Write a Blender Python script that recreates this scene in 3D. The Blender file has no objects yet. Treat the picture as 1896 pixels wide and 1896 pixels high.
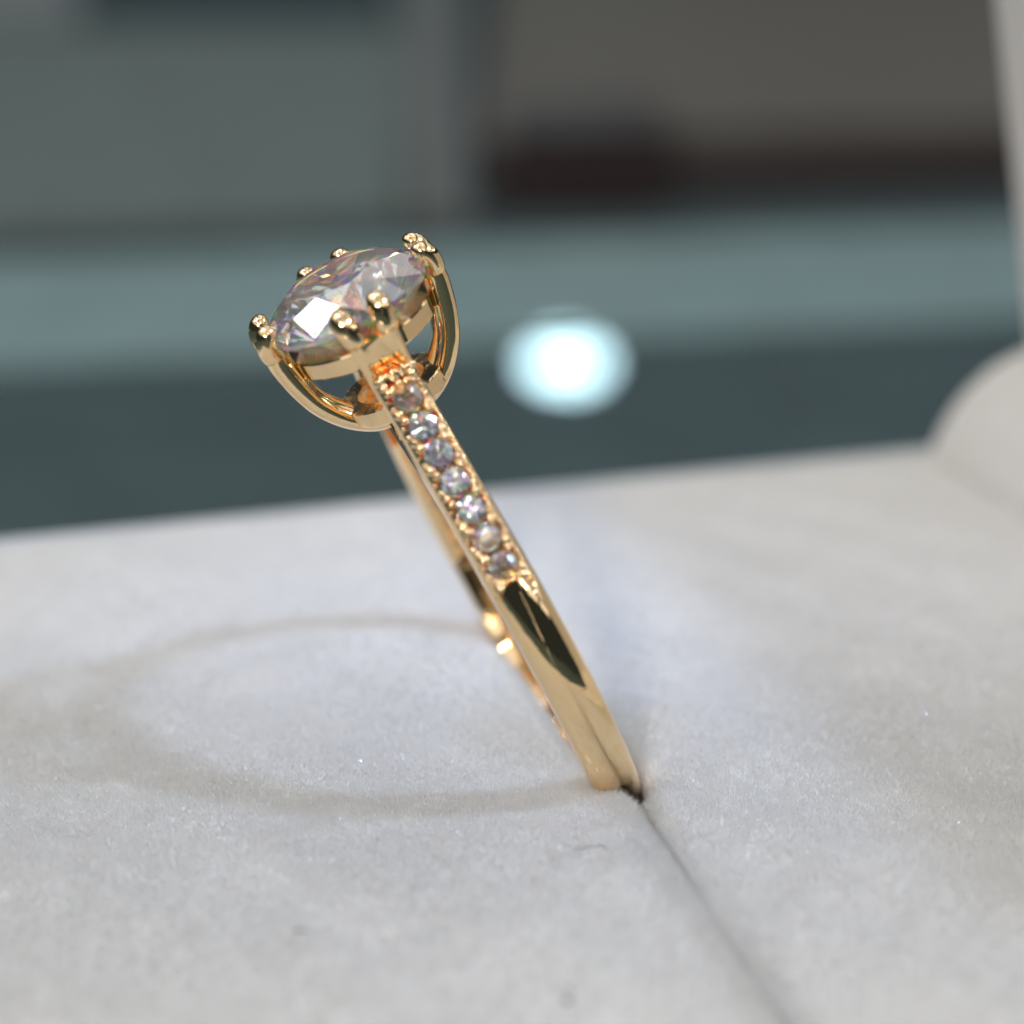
import bpy, bmesh, math, random
import numpy as np
from mathutils import Vector, Matrix

# one Blender unit is one centimetre; lengths below are written in millimetres
S = 0.1
sc = bpy.context.scene
sc.unit_settings.system = 'METRIC'
sc.unit_settings.scale_length = 0.01
COL = sc.collection
rnd = random.Random(7)
R = math.radians

# ------------------------------------------------------------------ camera
cam_d = bpy.data.cameras.new('camera')
cam = bpy.data.objects.new('camera', cam_d)
COL.objects.link(cam)
cx, cy, cz = Vector((.95758, -.28802, .00918)), Vector((.08253, .30462, .94889)), Vector((-.27610, -.90788, .31547))
M = Matrix.Identity(4)
for i in range(3):
    M[i][0], M[i][1], M[i][2] = cx[i], cy[i], cz[i]
CAM = Vector((-20.664, -67.948, 33.611))
M[0][3], M[1][3], M[2][3] = CAM * S
cam.matrix_world = M
cam_d.sensor_width = 36
cam_d.lens = 3574.2 / 1896 * 36
cam_d.shift_x = -99.26 / 1896
cam_d.shift_y = -74.22 / 1896
cam_d.clip_start = 0.1
cam_d.clip_end = 5000
cam_d.dof.use_dof = True
cam_d.dof.focus_distance = 70.5 * S
cam_d.dof.aperture_fstop = cam_d.lens * 1e-3 / (2.9 * S)
cam_d.dof.aperture_blades = 0
sc.camera = cam

# ------------------------------------------------------------------ world, exposure, lamps
w = bpy.data.worlds.new('World')
sc.world = w
w.use_nodes = True
w.node_tree.nodes['Background'].inputs[0].default_value = (.62, .80, .90, 1)
w.node_tree.nodes['Background'].inputs[1].default_value = .035
sc.view_settings.view_transform = 'Standard'
sc.view_settings.look = 'None'
sc.view_settings.exposure = 0
sc.view_settings.gamma = 1
sc.cycles.max_bounces = 32
sc.cycles.transmission_bounces = 28
sc.cycles.glossy_bounces = 28
sc.cycles.diffuse_bounces = 4
sc.cycles.caustics_reflective = True
sc.cycles.caustics_refractive = True
sc.cycles.blur_glossy = 0.0
sc.cycles.sample_clamp_indirect = 30


def lamp(name, direction, dist, rad, irr, color):
    """A round lamp: seen from the ring along `direction`, radius `rad` mm, giving irradiance `irr`."""
    d = Vector(direction).normalized()
    ld = bpy.data.lights.new(name, 'AREA')
    ld.shape = 'DISK'
    ld.size = 2 * rad * S
    area = math.pi * (rad * S) ** 2
    sin2 = rad * rad / (rad * rad + dist * dist)
    ld.energy = irr / (math.pi * sin2) * math.pi * area
    ld.color = color
    o = bpy.data.objects.new(name, ld)
    COL.objects.link(o)
    o.location = (d * dist + Vector((0, 0, 12))) * S
    o.rotation_euler = d.to_track_quat('Z', 'Y').to_euler()
    return o


# bluish key beam from the right; one added above to tint both cushion halves
for kd, e, soft, ang, aim, kc in (((.85, -.36, 1.0), .78, 22, 9.5, (1, 2, 0), (.52, .67, 1.0)),
                                  ((-.42, .10, .91), .48, 22, 7.5, (2, 4, 0), (.40, .56, 1.0))):
    kd = Vector(kd).normalized()
    ld = bpy.data.lights.new('key_spot', 'SPOT')
    ld.shadow_soft_size = soft * S
    ld.spot_size = R(ang)
    ld.spot_blend = 1
    ld.color = kc
    ld.energy = e * 4 * math.pi * math.pi * (330 * S) ** 2
    ko = bpy.data.objects.new('key_spot', ld)
    COL.objects.link(ko)
    ko.location = (kd * 330 + Vector(aim)) * S
    ko.rotation_euler = kd.to_track_quat('Z', 'Y').to_euler()
# warm lamp low beside the photographer, white lamp at the left
lamp('front_lamp', (-.44, -.80, .42), 700, 38, 1.15, (1.0, .87, .72))
lamp('left_spot', (-.715, .26, .62), 800, 34, .14, (1.0, .97, .93))
lr = random.Random(5)
for k in range(44):  # small unseen lamps scattered overhead, added for sparkle in the stones
    az = k * 2.39996 + .5 + lr.uniform(-.25, .25)
    el = math.asin(min(.985, .42 + .57 * ((k * .618) % 1)))
    lamp('sparkle_spot', (math.cos(az) * math.cos(el), math.sin(az) * math.cos(el), math.sin(el)), 1300, 9, .021 * lr.uniform(.5, 1.6),
         lr.choice([(1, .95, .88), (.90, .95, 1), (1, .98, .95)]))
# unseen upright strip, added to draw a thin bright line on the band
ld = bpy.data.lights.new('reflection_strip', 'AREA')
ld.shape = 'RECTANGLE'
ld.size, ld.size_y = 24 * S, 900 * S
ld.energy = 2.2 * math.pi * ld.size * ld.size_y
ld.color = (1, .93, .82)
o = bpy.data.objects.new('reflection_strip', ld)
COL.objects.link(o)
sd = Vector((-.05, -1, .22)).normalized()
o.location = sd * 1800 * S
o.rotation_euler = Vector((sd.x, sd.y, 0)).to_track_quat('Z', 'Y').to_euler()
# broad fill panels added overhead to brighten the diamonds
for ix in (-2, -1, 0, 1, 2):
    for iy in (-2, -1, 0, 1, 2):
        ld = bpy.data.lights.new('overhead_fill', 'AREA')
        ld.shape = 'RECTANGLE'
        ld.size, ld.size_y = 1000 * S, 700 * S
        ld.energy = 1.06 * math.pi * ld.size * ld.size_y
        ld.color = (1.0, .985, .965)
        o = bpy.data.objects.new('overhead_fill', ld)
        COL.objects.link(o)
        o.location = ((ix * 1300 + 80) * S, (iy * 1000 - 60) * S, 1500 * S)


# ------------------------------------------------------------------ helpers
def link_mesh(name, me, mat=None, parent=None):
    o = bpy.data.objects.new(name, me)
    COL.objects.link(o)
    if mat:
        me.materials.append(mat)
    if parent:
        o.parent = parent
    return o


def tag(o, label=None, cat=None, group=None, kind=None):
    for k, v in (('label', label), ('category', cat), ('group', group), ('kind', kind)):
        if v:
            o[k] = v
    return o


def mesh_from(name, verts, faces, smooth=True, sharp=None):
    me = bpy.data.meshes.new(name)
    me.from_pydata([tuple(v[k] * S for k in range(3)) for v in verts], [], faces)
    me.update()
    if smooth:
        me.shade_smooth()
        if sharp:
            me.set_sharp_from_angle(angle=R(sharp))
    else:
        me.shade_flat()
    return me


class MB:
    def __init__(s):
        s.v, s.f = [], []

    def add(s, verts, faces):
        n = len(s.v)
        s.v += [tuple(p) for p in verts]
        s.f += [tuple(i + n for i in f) for f in faces]

    def box(s, x0, x1, y0, y1, z0, z1):
        v = [(x, y, z) for z in (z0, z1) for y in (y0, y1) for x in (x0, x1)]
        s.add(v, [(0, 2, 3, 1), (4, 5, 7, 6), (0, 1, 5, 4), (2, 6, 7, 3), (0, 4, 6, 2), (1, 3, 7, 5)])

    def loft(s, rings, closed=True, caps=True):
        n = len(rings[0])
        v = [p for r in rings for p in r]
        f = []
        m = n if closed else n - 1
        for i in range(len(rings) - 1):
            for j in range(m):
                k = (j + 1) % n
                f.append((i * n + j, i * n + k, (i + 1) * n + k, (i + 1) * n + j))
        if caps and closed:
            f.append(tuple(range(n - 1, -1, -1)))
            f.append(tuple((len(rings) - 1) * n + j for j in range(n)))
        s.add(v, f)

    def tube(s, pts, rads, side=None, n=16):
        """Round-ended tube along pts. rads: (ra, rb) half axes, `side` the direction of ra."""
        P = [Vector(p) for p in pts]
        rings = []
        for i, p in enumerate(P):
            t = (P[min(i + 1, len(P) - 1)] - P[max(i - 1, 0)]).normalized()
            a = Vector(side) if side else (t.orthogonal() if i == 0 else a)
            a = (a - t * a.dot(t)).normalized()
            b = t.cross(a)
            ra, rb = rads[i]
            rings.append([p + a * (ra * math.cos(2 * math.pi * k / n)) + b * (rb * math.sin(2 * math.pi * k / n)) for k in range(n)])
        s.loft(rings)

    def sphere(s, c, r, nu=12, nv=8, sq=(1, 1, 1)):
        c = Vector(c)
        v = [c + Vector((0, 0, r * sq[2]))]
        for i in range(1, nv):
            th = math.pi * i / nv
            for j in range(nu):
                ph = 2 * math.pi * j / nu
                v.append(c + Vector((r * sq[0] * math.sin(th) * math.cos(ph), r * sq[1] * math.sin(th) * math.sin(ph), r * sq[2] * math.cos(th))))
        v.append(c - Vector((0, 0, r * sq[2])))
        f = [(0, 1 + j, 1 + (j + 1) % nu) for j in range(nu)]
        for i in range(nv - 2):
            for j in range(nu):
                a, b = 1 + i * nu + j, 1 + i * nu + (j + 1) % nu
                f.append((a, a + nu, b + nu, b))
        L = len(v) - 1
        f += [(L, L - nu + (j + 1) % nu, L - nu + j) for j in range(nu)]
        s.add(v, f)

    def build(s, name, mat, parent=None, smooth=True, sharp=40):
        me = mesh_from(name, s.v, s.f, smooth, sharp)
        bm = bmesh.new()
        bm.from_mesh(me)
        bmesh.ops.recalc_face_normals(bm, faces=bm.faces)
        bm.to_mesh(me)
        bm.free()
        return link_mesh(name, me, mat, parent)


# ------------------------------------------------------------------ materials
def new_mat(name):
    m = bpy.data.materials.new(name)
    m.use_nodes = True
    nt = m.node_tree
    return m, nt, nt.nodes['Principled BSDF']


def noise_bump(nt, b, scale, strength, dist, detail=3):
    tc = nt.nodes.new('ShaderNodeTexCoord')
    n = nt.nodes.new('ShaderNodeTexNoise')
    n.inputs['Scale'].default_value = scale
    n.inputs['Detail'].default_value = detail
    nt.links.new(tc.outputs['Object'], n.inputs['Vector'])
    bp = nt.nodes.new('ShaderNodeBump')
    bp.inputs['Strength'].default_value = strength
    bp.inputs['Distance'].default_value = dist
    nt.links.new(n.outputs['Fac'], bp.inputs['Height'])
    nt.links.new(bp.outputs['Normal'], b.inputs['Normal'])
    return n


def vary(nt, b, noise, c0, c1, lo=.35, hi=.65):
    r = nt.nodes.new('ShaderNodeValToRGB')
    r.color_ramp.elements[0].position = lo
    r.color_ramp.elements[1].position = hi
    r.color_ramp.elements[0].color = (*c0, 1)
    r.color_ramp.elements[1].color = (*c1, 1)
    nt.links.new(noise.outputs['Fac'], r.inputs['Fac'])
    nt.links.new(r.outputs['Color'], b.inputs['Base Color'])


def gold(name, rough, bump, scale=40):
    m, nt, b = new_mat(name)
    b.inputs['Metallic'].default_value = 1
    n = noise_bump(nt, b, scale, bump, .02)
    sm = nt.nodes.new('ShaderNodeTexNoise')
    sm.inputs['Scale'].default_value = 5
    sm.inputs['Detail'].default_value = 6
    nt.links.new(nt.nodes['Texture Coordinate'].outputs['Object'], sm.inputs['Vector'])
    mr = nt.nodes.new('ShaderNodeMapRange')
    mr.inputs['From Min'].default_value = .35
    mr.inputs['From Max'].default_value = .7
    mr.inputs['To Min'].default_value = rough * .6
    mr.inputs['To Max'].default_value = rough * 2.6
    nt.links.new(sm.outputs['Fac'], mr.inputs['Value'])
    nt.links.new(mr.outputs['Result'], b.inputs['Roughness'])
    vary(nt, b, n, (1.0, .715, .385), (1.0, .74, .42))
    return m


GOLD = gold('polished_gold', .045, .04, 18)
GOLD_CAST = gold('cast_gold', .16, .35, 22)
GOLD_TIP = gold('worked_gold', .05, .9, 26)


def gem(name, iors, haze):
    m = bpy.data.materials.new(name)
    m.use_nodes = True
    nt = m.node_tree
    nt.nodes.clear()
    out = nt.nodes.new('ShaderNodeOutputMaterial')
    prev = None
    # one white lobe and three weak coloured ones either side of it for the fire; together they are white
    mid = (iors[0] + iors[1]) / 2
    for col, ior in (((.76, .76, .76, 1), mid), ((.24, 0, 0, 1), iors[0]), ((0, .24, 0, 1), mid - .01), ((0, 0, .24, 1), iors[1])):
        g = nt.nodes.new('ShaderNodeBsdfGlass')
        g.inputs['Color'].default_value = col
        g.inputs['Roughness'].default_value = 0
        g.inputs['IOR'].default_value = ior
        if prev is None:
            prev = g
        else:
            a = nt.nodes.new('ShaderNodeAddShader')
            nt.links.new(prev.outputs[0], a.inputs[0])
            nt.links.new(g.outputs[0], a.inputs[1])
            prev = a
    # painted haze: a share of white diffuse lifts the brightness of the stones
    haze_bsdf = nt.nodes.new('ShaderNodeBsdfDiffuse')
    haze_bsdf.inputs['Color'].default_value = (.86, .90, .97, 1)
    mix = nt.nodes.new('ShaderNodeMixShader')
    mix.inputs[0].default_value = haze
    nt.links.new(prev.outputs[0], mix.inputs[1])
    nt.links.new(haze_bsdf.outputs[0], mix.inputs[2])
    prev = mix
    nt.links.new(prev.outputs[0], out.inputs['Surface'])
    return m


GEM = gem('diamond', (2.34, 2.51), .075)
GEM_SMALL = gem('small_diamond', (2.06, 2.20), .065)


def fabric(name, c0, c1, rough=.9):
    m, nt, b = new_mat(name)
    b.inputs['Roughness'].default_value = rough
    b.inputs['Specular IOR Level'].default_value = .15
    b.inputs['Sheen Weight'].default_value = .25
    n = noise_bump(nt, b, 9, .5, .03, 6)
    vary(nt, b, n, c0, c1)
    return m


VELVET = fabric('white_flock', (.70, .70, .69), (.76, .76, .75))
LINING = fabric('white_lining', (.70, .69, .68), (.74, .73, .72))
m, nt, b = new_mat('flock_fibre')
b.inputs['Base Color'].default_value = (.80, .80, .79, 1)
b.inputs['Roughness'].default_value = .7
b.inputs['Specular IOR Level'].default_value = .3
tr = nt.nodes.new('ShaderNodeBsdfTranslucent')
tr.inputs['Color'].default_value = (.80, .80, .79, 1)
tc = nt.nodes.new('ShaderNodeTexCoord')
nz = nt.nodes.new('ShaderNodeTexNoise')
nz.inputs['Scale'].default_value = 11
nz.inputs['Detail'].default_value = 4
nt.links.new(tc.outputs['Object'], nz.inputs['Vector'])
vary(nt, b, nz, (.735, .735, .72), (.785, .785, .775))
mx = nt.nodes.new('ShaderNodeMixShader')
mx.inputs[0].default_value = .4
nt.links.new(b.outputs[0], mx.inputs[1])
nt.links.new(tr.outputs[0], mx.inputs[2])
nt.links.new(mx.outputs[0], nt.nodes['Material Output'].inputs['Surface'])
FIBRE = m
m, nt, b = new_mat('glossy_fibre')
b.inputs['Base Color'].default_value = (.85, .86, .88, 1)
b.inputs['Metallic'].default_value = .6
b.inputs['Roughness'].default_value = .3
GLINT = m
m, nt, b = new_mat('dark_lint')
b.inputs['Base Color'].default_value = (.10, .10, .11, 1)
b.inputs['Roughness'].default_value = .8
LINT = m


def plain(name, col, rough, spec=.5, var=.85, scale=.6):
    m, nt, b = new_mat(name)
    b.inputs['Roughness'].default_value = rough
    b.inputs['Specular IOR Level'].default_value = spec
    n = noise_bump(nt, b, scale, .05, .02)
    vary(nt, b, n, tuple(c * var for c in col), col)
    return m


# ------------------------------------------------------------------ shop background
def wall_box(name, mat, x0, x1, y0, y1, z0, z1, parent=None, rz=0, bevel=1.5):
    mb = MB()
    mb.box(x0, x1, y0, y1, z0, z1)
    o = mb.build(name, mat, parent, smooth=False)
    bm = bmesh.new()
    bm.from_mesh(o.data)
    bmesh.ops.bevel(bm, geom=bm.edges[:], offset=bevel * S, segments=2, affect='EDGES')
    bm.to_mesh(o.data)
    bm.free()
    o.rotation_euler.z = rz
    return o


counter = wall_box('countertop', plain('dark_glass', (.085, .125, .136), .02, .5), -500, 700, -400, 900, -60, -35)
tag(counter, kind='structure')

ledge = bpy.data.objects.new('glass_inlay', None)
COL.objects.link(ledge)
ledge.location = (50 * S, 186 * S, -35 * S)
ledge.rotation_euler.z = R(-3.5)
tag(ledge, 'long pale teal glass strip set across the dark counter behind the ring', 'glass strip')
wall_box('inlay_pane', plain('teal_glass', (.29, .415, .435), .02), -520, 600, 0, 67, 0.05, .4, ledge, bevel=.1)

def prism(name, mat, quad, z0, z1, parent=None, bevel=1.0):
    mb = MB()
    mb.loft([[(x, y, z) for x, y in quad] for z in (z0, z1)])
    o = mb.build(name, mat, parent, smooth=False)
    bm = bmesh.new()
    bm.from_mesh(o.data)
    bmesh.ops.bevel(bm, geom=bm.edges[:], offset=bevel * S, segments=2, affect='EDGES')
    bm.to_mesh(o.data)
    bm.free()
    return o


GREY = plain('grey_green_felt', (.112, .152, .147), .7)
tray = prism('display_tray', GREY, [(-170, 276), (50, 268), (126, 610), (-150, 650)], -34.8, -32)
tag(tray, 'blurred flat grey green tray at the upper left behind the ring', 'tray')
strip = prism('divider_strip', plain('pale_strip', (.120, .135, .135), .6), [(50, 262), (62, 262), (222, 925), (190, 930)], -34.8, -31)
tag(strip, 'pale grey strip lying between the grey tray and the brown tray', 'strip')
mat_ = prism('counter_mat', plain('pale_mat', (.19, .22, .23), .6), [(-260, 660), (16, 664), (36, 960), (-260, 960)], -34.8, -32)
tag(mat_, 'small pale grey mat at the far top left corner of the counter', 'mat')
case = bpy.data.objects.new('display_case', None)
COL.objects.link(case)
case.location = (70 * S, 280 * S, -35 * S)
tag(case, 'blurred dark brown display case with taupe top at the upper right behind the ring', 'display case')
cq = [(0, 5), (330, -12), (560, 600), (172, 655)]
prism('case_body', plain('dark_brown_wood', (.040, .030, .030), .5), cq, .2, 8, case)
prism('case_top', plain('taupe_leather', (.098, .091, .078), .6), [(3, 22), (326, 6), (556, 590), (176, 645)], 8.2, 11, case)

small = prism('closed_box', plain('dark_red_leather', (.028, .016, .016), .45), [(72, 276), (104, 274), (116, 316), (84, 318)], -34.8, -19.5)
tag(small, 'small dark reddish brown closed box standing in front of the taupe display case', 'box')

# a round pendant lamp over the far end of the counter, mirrored in the counter glass
ld = bpy.data.lights.new('pendant_lamp', 'AREA')
ld.shape = 'DISK'
ld.size = 2 * 98 * S
ld.energy = 20 * math.pi * math.pi * (98 * S) ** 2
ld.color = (.52, .78, .87)
lo = bpy.data.objects.new('pendant_lamp', ld)
COL.objects.link(lo)
lo.location = Vector((53 + .281 * 5000, 175 + .924 * 5000, -35 + .261 * 5000)) * S
lo.rotation_euler = Vector((.09, .30, .95)).normalized().to_track_quat('Z', 'Y').to_euler()

# ------------------------------------------------------------------ ring box
box = bpy.data.objects.new('ring_box', None)
COL.objects.link(box)
box.location = (0, 0, -35 * S)
tag(box, 'open white jewellery box with slotted flocked cushion holding the ring', 'ring box')


def bp(x, y, z):
    return (x, y, z + 35)


def smooth(a, b, x):
    t = np.clip((x - a) / (b - a), 0, 1)
    return t * t * (3 - 2 * t)


TAN = math.tan(R(25.9))


def slot_half(y):
    return .02 + .87 * (1 - smooth(7.4, 8.5, np.abs(y)))


def undul(x, y):
    return .10 * np.sin(x * .35 + 1.1) * np.cos(y * .27 + .4) + .05 * np.sin(x * .9 + y * .7) + .03 * np.sin(y * 1.3 - x * .5)


def pad_surface(side):
    """grid of the top of one half cushion, from the slot outward; returns arrays (ny, nx, 3)"""
    ys = np.linspace(-27, 27, 130)
    far = -31 if side < 0 else 30.5
    lip_r = .7 if side < 0 else 1.7
    ds = np.concatenate([[-1, -1], np.linspace(0, 1, 9)[1:] * lip_r * 1.0, lip_r + (np.linspace(0, 1, 70)[1:] ** 1.25) * (abs(far) - lip_r - 1.05)])
    P = np.zeros((len(ys), len(ds), 3))
    for i, y in enumerate(ys):
        s = float(slot_half(y))
        for j, d in enumerate(ds):
            if j == 0:
                z, x = -6.0, s
            elif j == 1:
                z, x = -lip_r - .6, s
            else:
                x = s + d
                lr = lip_r * (1 - .85 * float(smooth(9, 20, abs(y))))
                dd = min(d, lr)
                z = -(lr - math.sqrt(max(lr ** 2 - (lr - dd) ** 2, 0)))
                if side > 0:
                    z += .25 * math.exp(-((d - 7) / 6) ** 2)
                else:
                    z += .22 * math.exp(-((d - 3) / 4) ** 2) - .75 * float(smooth(8, 28, d))
                z += (.22 if side < 0 else .10) * math.exp(-((abs(y) - 8.4) / 1.8) ** 2 - (d / 1.6) ** 2)
                z += float(undul(side * x, y)) * float(smooth(.5, 4, d))
                # edges roll down to the rim
                z -= .8 * float(smooth(25.2, 27, abs(y))) ** 2
            xx = side * x
            if z < -.15:
                xx += TAN * (-z - .15)
            P[i, j] = (xx, y, z)
    return P


def pad(side):
    P = pad_surface(side)
    ny, nx = P.shape[:2]
    v = [bp(*p) for p in P.reshape(-1, 3)]
    f = []
    for i in range(ny - 1):
        for j in range(nx - 1):
            a = i * nx + j
            q = (a, a + 1, a + nx + 1, a + nx)
            f.append(q if side > 0 else q[::-1])
    # skirt and underside, so the cushion is a solid block
    edge = [i for i in range(nx)] + [k * nx + nx - 1 for k in range(1, ny)] + [(ny - 1) * nx + j for j in range(nx - 2, -1, -1)] + [k * nx for k in range(ny - 2, 0, -1)]
    n0 = len(v)
    for e in edge:
        v.append((v[e][0], v[e][1], 35 - 7))
    m_ = len(edge)
    for k in range(m_):
        q = (edge[k], n0 + k, n0 + (k + 1) % m_, edge[(k + 1) % m_])
        f.append(q if side > 0 else q[::-1])
    o = link_mesh('cushion', mesh_from('cushion', v, f, True, 60), VELVET, box)
    # flock pile: short fibres over the part of the cushion that can be seen
    rs = np.random.default_rng(3 + side)
    A, B, C, D = P[:-1, 1:-1], P[:-1, 2:], P[1:, 2:], P[1:, 1:-1]
    A, B, C, D = [q.reshape(-1, 3) for q in (A, B, C, D)]
    nrm = np.cross(B - A, D - A) * side
    area = np.linalg.norm(nrm, axis=1)
    nrm /= np.maximum(area, 1e-9)[:, None]
    cen = (A + C) / 2
    cam_p = np.array(CAM)
    v_ = cen - cam_p
    dep = v_ @ (-np.array(cz))
    px = (v_ @ np.array(cx)) / dep + .0278
    py = (v_ @ np.array(cy)) / dep + .0208
    seen = (np.abs(px) < .30) & (np.abs(py) < .30)
    dist = np.abs(dep - 70)
    dens = 160 + 560 * np.exp(-(dist / 13) ** 2)
    num = rs.poisson(area * np.where(seen, dens, 150))
    idx = np.repeat(np.arange(len(A)), num)
    n = len(idx)
    uu, vv = rs.random(n)[:, None], rs.random(n)[:, None]
    p = A[idx] * (1 - uu) * (1 - vv) + B[idx] * uu * (1 - vv) + C[idx] * uu * vv + D[idx] * (1 - uu) * vv
    N = nrm[idx]
    lean = np.c_[np.sin(p[:, 0] * .9 + 1.7 * np.sin(p[:, 1] * .6)) , np.cos(p[:, 1] * .8 + 1.3 * np.sin(p[:, 0] * .7)), np.zeros(n)] * .22
    dirv = N * 1.0 + lean + rs.normal(0, .42, (n, 3))
    dirv /= np.linalg.norm(dirv, axis=1)[:, None]
    ln = rs.uniform(.12, .30, n)[:, None] * (1 + .9 * np.exp(-(p[:, :1] / .9) ** 2))
    sidev = np.cross(dirv, rs.normal(0, 1, (n, 3)))
    sidev /= np.linalg.norm(sidev, axis=1)[:, None]
    base = p - N * .03
    wd = .013
    V = np.empty((n, 3, 3))
    V[:, 0] = base - sidev * wd
    V[:, 1] = base + sidev * wd
    V[:, 2] = base + dirv * ln
    raw_mesh('pile', V, FIBRE, o)
    # a few shinier fibres that catch the lamps
    k = rs.choice(n, size=min(n, 900), replace=False)
    g = rs.normal(0, .45, (len(k), 3)) + N[k]
    g /= np.linalg.norm(g, axis=1)[:, None]
    t1 = np.cross(g, rs.normal(0, 1, (len(k), 3)))
    t1 /= np.linalg.norm(t1, axis=1)[:, None]
    t2 = np.cross(g, t1)
    q = p[k] + N[k] * .22
    V = np.empty((len(k), 3, 3))
    V[:, 0] = q - t1 * .06
    V[:, 1] = q + t1 * .06 + t2 * .02
    V[:, 2] = q + t2 * .05
    raw_mesh('shiny_fibre', V, GLINT, o)
    return o


def raw_mesh(name, V, mat, parent):
    n = len(V)
    V = V.reshape(-1, 3).copy()
    V[:, 2] += 35
    V *= S
    me = bpy.data.meshes.new(name)
    me.vertices.add(3 * n)
    me.vertices.foreach_set('co', V.ravel().astype(np.float32))
    me.loops.add(3 * n)
    me.loops.foreach_set('vertex_index', np.arange(3 * n, dtype=np.int32))
    me.polygons.add(n)
    me.polygons.foreach_set('loop_start', np.arange(0, 3 * n, 3, dtype=np.int32))
    me.update(calc_edges=True)
    o = link_mesh(name, me, mat, parent)
    o['kind'] = 'stuff'
    return o


pad(-1)
pad(1)

RIM = plain('white_plastic', (.72, .75, .78), .25)
mb = MB()
prof = [(-33.5, -29.2, 32.5, 29.2)]
mb.loft([[(x, 27.25, 0), (x, 28.6, 0), (x, 28.6, 34.72 + .011 * (x - 28)), (x, 27.25, 34.72 + .011 * (x - 28))] for x in (-33.2, 33.2)])
for (x0, x1, y0, y1) in ((-33.2, 33.2, -28.6, -27.25), (-33.2, -31.6, -27.2, 27.2)):
    mb.box(x0, x1, y0, y1, 0, 34.75)
mb.box(-33.2, 38, -27.2, 27.2, 0, 27)
rim = mb.build('box_base', RIM, box, smooth=False)
bv = rim.modifiers.new('bevel', 'BEVEL')
bv.width = .35 * S
bv.segments = 3

# padded roll over the hinge
mb = MB()
rings = []
for y, r in [(-28.5, 7.0), (-28, 7.5)] + [(y, 7.7) for y in np.linspace(-27, 26, 24)] + [(26.8, 7.6), (27.3, 7.2), (27.6, 6.4)]:
    rings.append([(37.4 + r * math.cos(a) + .08 * math.sin(y * .5 + a * 3), y, 33.3 + r * math.sin(a)) for a in np.linspace(0, 2 * math.pi, 41)[:-1]])
mb.loft(rings)
mb.build('hinge_roll', LINING, box)

# lid standing open at the right
mb = MB()
def lid_pt(y, h, t):
    lean = -.206
    return (36.4 + lean * h + t, y, 39.5 + h)
for (y0, y1, t0, t1) in ((-28.4, 27.6, 0, 1.2), (25.9, 27.3, 1.3, 20), (-28.1, -26.6, 1.3, 20)):
    hs = np.linspace(-3.5, 23.5, 9)
    rings = [[lid_pt(y0, h, t0), lid_pt(y1, h, t0), lid_pt(y1, h, t1), lid_pt(y0, h, t1)] for h in hs]
    mb.loft(rings)
lid = mb.build('lid', LINING, box, smooth=False)
bv = lid.modifiers.new('bevel', 'BEVEL')
bv.width = .5 * S
bv.segments = 3

# ------------------------------------------------------------------ the ring
RO, RI, HG = 9.6, 8.1, 13.91
ring = bpy.data.objects.new('engagement_ring', None)
COL.objects.link(ring)
AL, BE, HC = .45267, .03885, 5.744
rot = Matrix.Rotation(-AL, 3, 'Y') @ Matrix.Rotation(BE, 3, 'X')
U0 = Vector((-math.sin(AL), 0, math.cos(AL)))
base = U0 * HC - (rot @ Vector((0, 0, 1))) * RO
ring.matrix_world = Matrix.Translation(base * S) @ rot.to_4x4()
tag(ring, 'yellow gold engagement ring with round diamond standing in the cushion slot', 'ring')


def P(a, f, u):
    """ring frame: a across the band, f towards the viewer, u up from the ring centre"""
    return Vector((a, -f, u + RO))


# band path: centre line is the outer surface; frames (f, u, nf, nu, width, thickness, channel?)
W = .88
TANP = R(31.8)
top_f, top_u = 3.98, 11.85


def section(t, wv, chan):
    pts = []
    dome = .62
    nt_ = 13
    s_in = -t
    a_list = [wv * math.cos(math.pi - math.pi * k / (2 * nt_)) for k in range(2 * nt_ + 1)]
    extra = [-.665, -.640, .640, .665]
    a_all = sorted(a_list + [e * wv / .88 for e in extra])
    for a in a_all:
        d = -dome + dome * math.sqrt(max(0, 1 - (a / wv) ** 2))
        if chan and abs(a) < .65 * wv / .88:
            d = -.80
        elif chan:
            d = min(d, -.16)
        pts.append((a, d))
    # inner face, right to left, softly rounded edges
    pts += [(wv, -dome - .02), (wv * 1.0, s_in + .18), (wv * .90, s_in + .03), (wv * .5, s_in), (0, s_in - .01), (-wv * .5, s_in), (-wv * .90, s_in + .03), (-wv * 1.0, s_in + .18), (-wv, -dome - .02)]
    return pts


def half_path():
    """from the bottom up the viewer's side: list of (f, u, nf, nu)"""
    out = []
    for k in range(61):
        ph = -math.pi / 2 + (TANP + math.pi / 2) * k / 60
        out.append((RO * math.cos(ph), RO * math.sin(ph), math.cos(ph), math.sin(ph)))
    tf, tu, nf, nu = out[-1]
    for k in range(1, 41):
        q = k / 40
        out.append((tf + (top_f - tf) * q, tu + (top_u - tu) * q, nf, nu))
    return out


half = half_path()
full = [(-f, u, -nf, nu) for (f, u, nf, nu) in half[:0:-1]] + half
dfu = (half[-1][0] - half[60][0], half[-1][1] - half[60][1])
LEN = math.hypot(*dfu)
PAVE0, PAVE1 = -.35, LEN - .30        # channel along the shoulder, measured from the tangent point


def s_along(f, u):
    sf = abs(f)
    tf, tu, nf, nu = half[60]
    return (sf - tf) * dfu[0] / LEN + (u - tu) * dfu[1] / LEN


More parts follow.
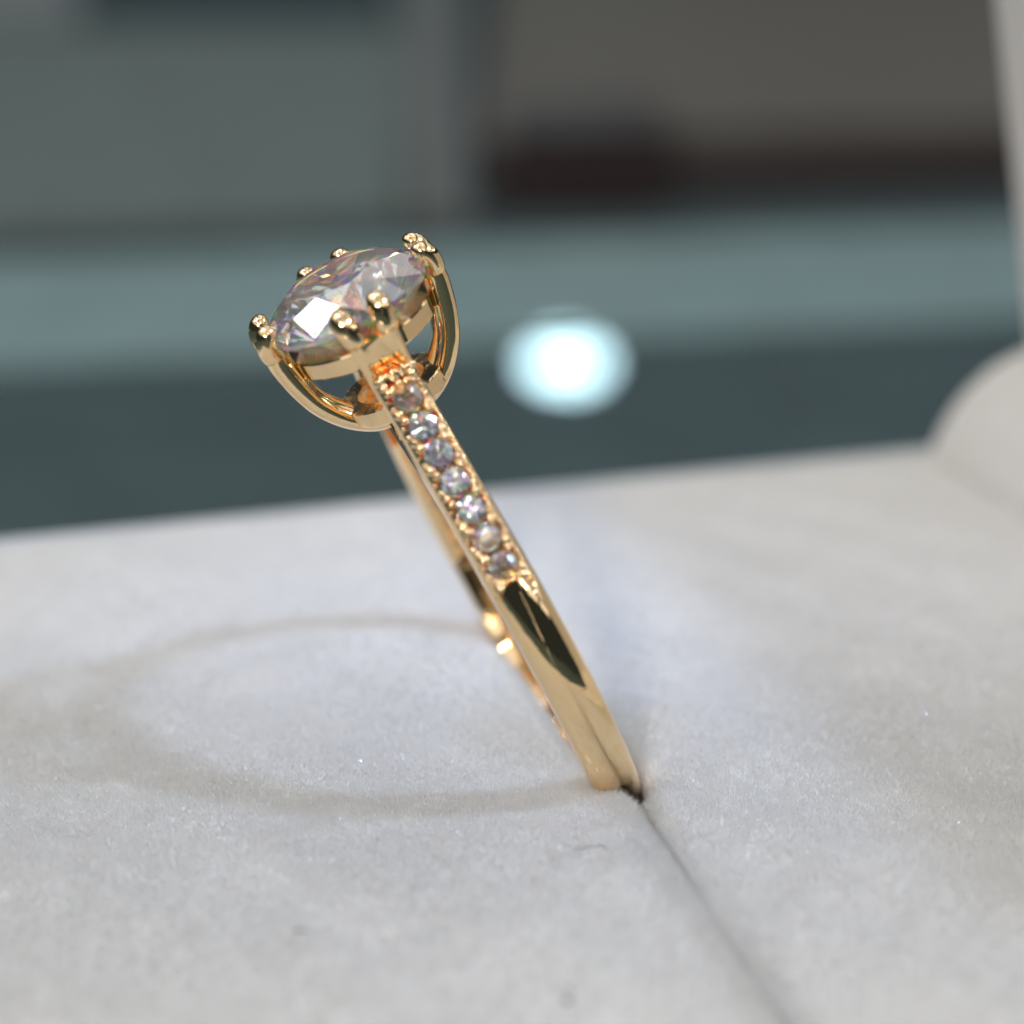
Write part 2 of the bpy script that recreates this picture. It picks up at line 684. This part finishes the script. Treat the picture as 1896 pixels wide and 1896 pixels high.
rings = []
prev = None
for (f, u, nf, nu) in full:
    s = s_along(f, u)
    ch = (PAVE0 < s < PAVE1) and u > 0
    wv = W * (1 - .06 * max(0, min(1, s / LEN)) if u > 0 else 1)
    t = 1.5 - .35 * max(0, min(1, s / LEN)) if u > 0 else 1.5
    def ring_at(c):
        return [P(a, f + nf * n, u + nu * n) for (a, n) in section(t, wv, c)]
    if prev is not None and prev != ch:
        rings.append(ring_at(prev))
    rings.append(ring_at(ch))
    prev = ch
mb = MB()
mb.loft(rings)
band = mb.build('band', GOLD, ring, sharp=34)

# bridge: the finger circle closed under the head
mb = MB()
rings = []
for k in range(33):
    ph = R(38) + R(104) * k / 32
    c, s_ = math.cos(ph), math.sin(ph)
    rings.append([P(a, r * c, r * s_) for (a, r) in ((-.8, 8.13), (.8, 8.13), (.84, 8.3), (.8, 9.0), (.5, 9.22), (-.5, 9.22), (-.8, 9.0), (-.84, 8.3))])
mb.loft(rings)
mb.build('bridge', GOLD, ring, sharp=30)


# head: four straps, each forking into two claws
def rad_pt(dr, r, t, u):
    """dr in (0..3): 0 right, 1 viewer, 2 left, 3 far. r outward, t sideways, u from the girdle plane"""
    a = [(r, -t), (t, r), (-r, t), (-t, -r)][dr]
    return P(a[0], a[1], u + HG)


def spline(pts, n):
    pts = [Vector(p) for p in pts]
    out = []
    m_ = len(pts) - 1
    for i in range(m_):
        p0, p1, p2, p3 = pts[max(i - 1, 0)], pts[i], pts[i + 1], pts[min(i + 2, m_)]
        for k in range(n):
            t = k / n
            out.append(.5 * ((2 * p1) + (p2 - p0) * t + (2 * p0 - 5 * p1 + 4 * p2 - p3) * t * t + (3 * p1 - p0 - 3 * p2 + p3) * t ** 3))
    out.append(pts[-1])
    return out


for dr in range(4):
    mb = MB()
    rings = []
    if dr % 2 == 0:
        prof = [(.2, -5.15), (1.2, -5.0), (2.15, -4.35), (2.9, -3.35), (3.3, -2.3), (3.52, -1.25), (3.56, -.75)]
        th = .95
    else:
        prof = [(2.96, -3.3), (3.16, -2.7), (3.32, -2.1), (3.46, -1.5), (3.55, -1.1), (3.62, -.75)]
        th = .85
    pp = spline([(r, u, 0) for r, u in prof], 6)
    for i, p in enumerate(pp):
        t = (pp[min(i + 1, len(pp) - 1)] - pp[max(i - 1, 0)]).normalized()
        q = i / (len(pp) - 1)
        nr, nu = t.y, -t.x      # outward normal in the (r, u) plane
        hw = (.84 + .14 * q) if dr % 2 == 0 else (.86 + .10 * q)
        thk = th * (.8 + .25 * q)
        sec = []
        for k in range(20):
            a = 2 * math.pi * k / 20
            ca, sa = math.cos(a), math.sin(a)
            x = hw * abs(ca) ** .55 * (1 if ca > 0 else -1)
            y = thk * .5 * abs(sa) ** .7 * (1 if sa > 0 else -1)
            # shallow groove down the middle of the outer face towards the fork
            if sa > 0 and abs(ca) < .42:
                y -= (.04 + .14 * q) * (1 - (abs(ca) / .42) ** 2)
            sec.append(rad_pt(dr, p.x + nr * (y - thk * .35), x, p.y + nu * (y - thk * .35)))
        rings.append(sec)
    mb.loft(rings)
    strap = mb.build('prong_strap', GOLD, ring, sharp=50)
    for sgn in (-1, 1):
        mb = MB()
        line = spline([(3.02, sgn * .46, -1.75), (3.20, sgn * .52, -.9), (3.34, sgn * .62, -.40), (3.30, sgn * .70, .04), (3.10, sgn * .71, .29), (2.80, sgn * .69, .34)], 5)
        n_ = len(line)
        rads = []
        for i in range(n_):
            q = i / (n_ - 1)
            k = 1.0 if q < .72 else math.sqrt(max(.02, 1 - ((q - .72) / .285) ** 2))
            ww = .44 - .03 * q
            k *= .78 + .22 * min(1, q / .35)
            rads.append((ww * k, (.42 - .06 * q) * k))
        side = rad_pt(dr, 0, 1, 0) - rad_pt(dr, 0, 0, 0)
        mb.tube([rad_pt(dr, l.x, l.y, l.z) for l in line], rads, side=tuple(side), n=20)
        claw = mb.build('prong', GOLD, strap, sharp=80)
        # worked beads on the claw tip
        mb = MB()
        for _ in range(5):
            j = rnd.randint(int(n_ * .62), n_ - 1)
            ra = rads[j][0] * .80
            an = rnd.uniform(-.4, math.pi + .4)
            l = line[j]
            off_t, off_n = math.cos(an) * ra, math.sin(an) * ra
            mb.sphere(rad_pt(dr, l.x + off_n * .75, l.y + off_t, l.z + off_n * .65), rnd.uniform(.06, .09), 10, 8)
        mb.build('tip_beads', GOLD, strap)['kind'] = 'stuff'


# gallery rails
def rail(name, r_in, r_out, u0, u1, mat, dip=0):
    mb = MB()
    rings = []
    for k in range(72):
        a = 2 * math.pi * k / 72
        c, s_ = math.cos(a), math.sin(a)
        prof = [(r_in, u0), (r_out - .06, u0), (r_out, u0 + .06), (r_out + .05, u1 - .06), (r_out, u1), (r_in, u1 - .02 - dip)]
        rings.append([P(r * c, r * s_, u + HG) for r, u in prof])
    rings.append(rings[0])
    mb.loft(rings, caps=False)
    return mb.build(name, mat, ring, sharp=35)


rail('gallery_rail', 2.1, 2.80, -1.86, -1.15, GOLD)
rail('lower_rail', 1.35, 2.0, -4.55, -3.85, GOLD_CAST)


# round brilliants
def brilliant(rad, rot0=0.0, tb=.56, crown=34, pav=41, gird=.03):
    tc, tp = math.tan(R(crown)), math.tan(R(pav))
    rt = tb
    hj = .775
    v, f = [], []
    for i in range(8):
        a = rot0 + i * math.pi / 4
        b_ = a + math.pi / 8
        v.append((rt * math.cos(a), rt * math.sin(a), gird + tc * (1 - rt)))                                  # T
        v.append((hj * math.cos(b_), hj * math.sin(b_), gird + tc * (1 - hj * math.cos(math.pi / 8))))       # J
        v.append((math.cos(a), math.sin(a), gird))                                                            # G0
        v.append((math.cos(b_), math.sin(b_), gird))                                                          # G1
        v.append((math.cos(a), math.sin(a), -gird))                                                           # L0
        v.append((math.cos(b_), math.sin(b_), -gird))                                                         # L1
        k = .22
        v.append((k * math.cos(b_), k * math.sin(b_), -gird - tp * (1 - k * math.cos(math.pi / 8))))          # K
    v.append((0, 0, -gird - tp))
    cu = len(v) - 1
    T, J, G0, G1, L0, L1, K = range(7)
    ix = lambda i, k: (i % 8) * 7 + k
    f.append(tuple(ix(i, T) for i in range(8)))
    for i in range(8):
        f.append((ix(i, T), ix(i, J), ix(i + 1, T)))
        f.append((ix(i, T), ix(i - 1, J), ix(i, G0), ix(i, J)))
        f.append((ix(i, J), ix(i, G0), ix(i, G1)))
        f.append((ix(i, J), ix(i, G1), ix(i + 1, G0)))
        f.append((ix(i, G0), ix(i, L0), ix(i, L1), ix(i, G1)))
        f.append((ix(i, G1), ix(i, L1), ix(i + 1, L0), ix(i + 1, G0)))
        f.append((ix(i, L0), ix(i, K), ix(i, L1)))
        f.append((ix(i, L1), ix(i, K), ix(i + 1, L0)))
        f.append((cu, ix(i, K), ix(i, L0), ix(i - 1, K)))
    return [Vector(p) * rad for p in v], f


v, f = brilliant(3.22, R(180 + 56))
mb = MB()
mb.add([P(p.x, -p.y, p.z + HG - .2) for p in v], f)
tag(mb.build('centre_diamond', GEM, ring, smooth=False), 'large round brilliant diamond held by eight claws')

# pave along the shoulder that faces the viewer
NST = 7
tf, tu, nf, nu = half[60]
ef, eu = dfu[0] / LEN, dfu[1] / LEN
span = PAVE1 - PAVE0 - 1.35
v, f = brilliant(.535, 0)
pave_me = None
nvec = P(0, nf, nu) - P(0, 0, 0)
evec = P(0, ef, eu) - P(0, 0, 0)
avec = Vector((1, 0, 0))
for i in range(NST):
    s = PAVE0 + .68 + span * i / (NST - 1)
    if pave_me is None:
        mb = MB()
        mb.add(v, f)
        o = mb.build('pave_diamond', GEM_SMALL, ring, smooth=False)
        pave_me = o.data
    else:
        o = bpy.data.objects.new('pave_diamond', pave_me)
        COL.objects.link(o)
        o.parent = ring
    c = P(0, tf + ef * s - nf * .19, tu + eu * s - nu * .19)
    tw = rnd.uniform(0, .78)
    x = (avec * math.cos(tw) + evec * math.sin(tw) + nvec * rnd.uniform(-.07, .07)).normalized()
    z = (nvec + avec * rnd.uniform(-.11, .11) + evec * rnd.uniform(-.10, .10)).normalized()
    x = (x - z * x.dot(z)).normalized()
    y = z.cross(x)
    mt = Matrix.Identity(4)
    for k in range(3):
        mt[k][0], mt[k][1], mt[k][2], mt[k][3] = x[k], y[k], z[k], c[k] * S
    o.matrix_local = mt

# beads that hold the pave stones, and the cut gold stars at the ends of the row
bead_me = None
def bead(s, a, r, dn=-.17):
    global bead_me
    if bead_me is None:
        mb = MB()
        mb.sphere((0, 0, 0), 1, 12, 8)
        o = mb.build('bead', GOLD, ring)
        bead_me = o.data
    else:
        o = bpy.data.objects.new('bead', bead_me)
        COL.objects.link(o)
        o.parent = ring
    o.location = P(a, tf + ef * s + nf * dn, tu + eu * s + nu * dn) * S
    o.scale = (r, r * rnd.uniform(.85, 1.2), r * rnd.uniform(.85, 1.1))
    o.rotation_euler = (rnd.uniform(0, 3), rnd.uniform(0, 3), 0)
step = span / (NST - 1)
for i in range(NST + 1):
    s = PAVE0 + .68 + step * (i - .5)
    for sg in (-1, 1):
        bead(s - .10, sg * .47, rnd.uniform(.15, .21), -.11)
        bead(s + .16, sg * .55, rnd.uniform(.14, .20), -.13)
        bead(s + .40, sg * .64, rnd.uniform(.10, .15), -.14)
        bead(s - .36, sg * .68, rnd.uniform(.08, .12), -.16)
for end, sg in ((PAVE0 + .08, -1), (PAVE1 - .08, 1)):
    if sg > 0:
        for k in range(7):
            bead(LEN - .02 + .08 * (k % 2), (k - 3) * .21, rnd.uniform(.14, .19), -.14)
            bead(LEN + .06, (k - 3) * .22 + .08, rnd.uniform(.15, .20), -.40)
    for k in range(5):
        an = math.pi * (k + .5) / 5
        bead(end - sg * .05 + sg * .16 * math.sin(an) - sg * .1, .45 * math.cos(an), rnd.uniform(.11, .17))
    mb = MB()
    vv, ff = [], []
    n = 7
    for k in range(2 * n):
        an = math.pi * k / n
        r = .46 if k % 2 == 0 else .26
        vv.append(P(r * math.cos(an), tf + ef * (end - sg * .28 + r * math.sin(an)) - nf * .14, tu + eu * (end - sg * .28 + r * math.sin(an)) - nu * .14))
    vv.append(P(0, tf + ef * (end - sg * .28) + nf * .06, tu + eu * (end - sg * .28) + nu * .06))
    ff = [(k, (k + 1) % (2 * n), 2 * n) for k in range(2 * n)] + [tuple(range(2 * n - 1, -1, -1))]
    mb.add(vv, ff)
    mb.build('gold_star', GOLD, ring, smooth=False)


# ------------------------------------------------------------------ lint on the cushion
def lint(x, y, pts, r, label):
    mb = MB()
    pl = spline([(p[0], p[1], p[2]) for p in pts], 5)
    mb.tube(pl, [(r, r * .7)] * len(pl), n=6)
    o = mb.build('lint', LINT)
    o.location = Vector((x, y, .44)) * S
    tag(o, label, 'lint', 'dark lint on the cushion')


lint(14.2, -13.6, [(-.14, -.10, .0), (0, 0, .06), (.14, .16, .02)], .07, 'short dark speck of lint on the right half of the cushion')
lint(-2.6, -12.0, [(-.6, .1, .0), (-.1, .05, .05), (.4, .05, .04), (.5, -.25, .0)], .013, 'thin hooked lint hair by the slot, left of it, below the ring')
lint(-6.0, -20.5, [(-.1, .0, .0), (0, .05, .05), (.1, .03, .0)], .06, 'dark lint dot near the front of the left cushion half')
lint(-13.0, -14.5, [(-.2, .1, .0), (0, .05, .06), (.2, -.05, .0)], .03, 'small lint dash far out on the left cushion half')
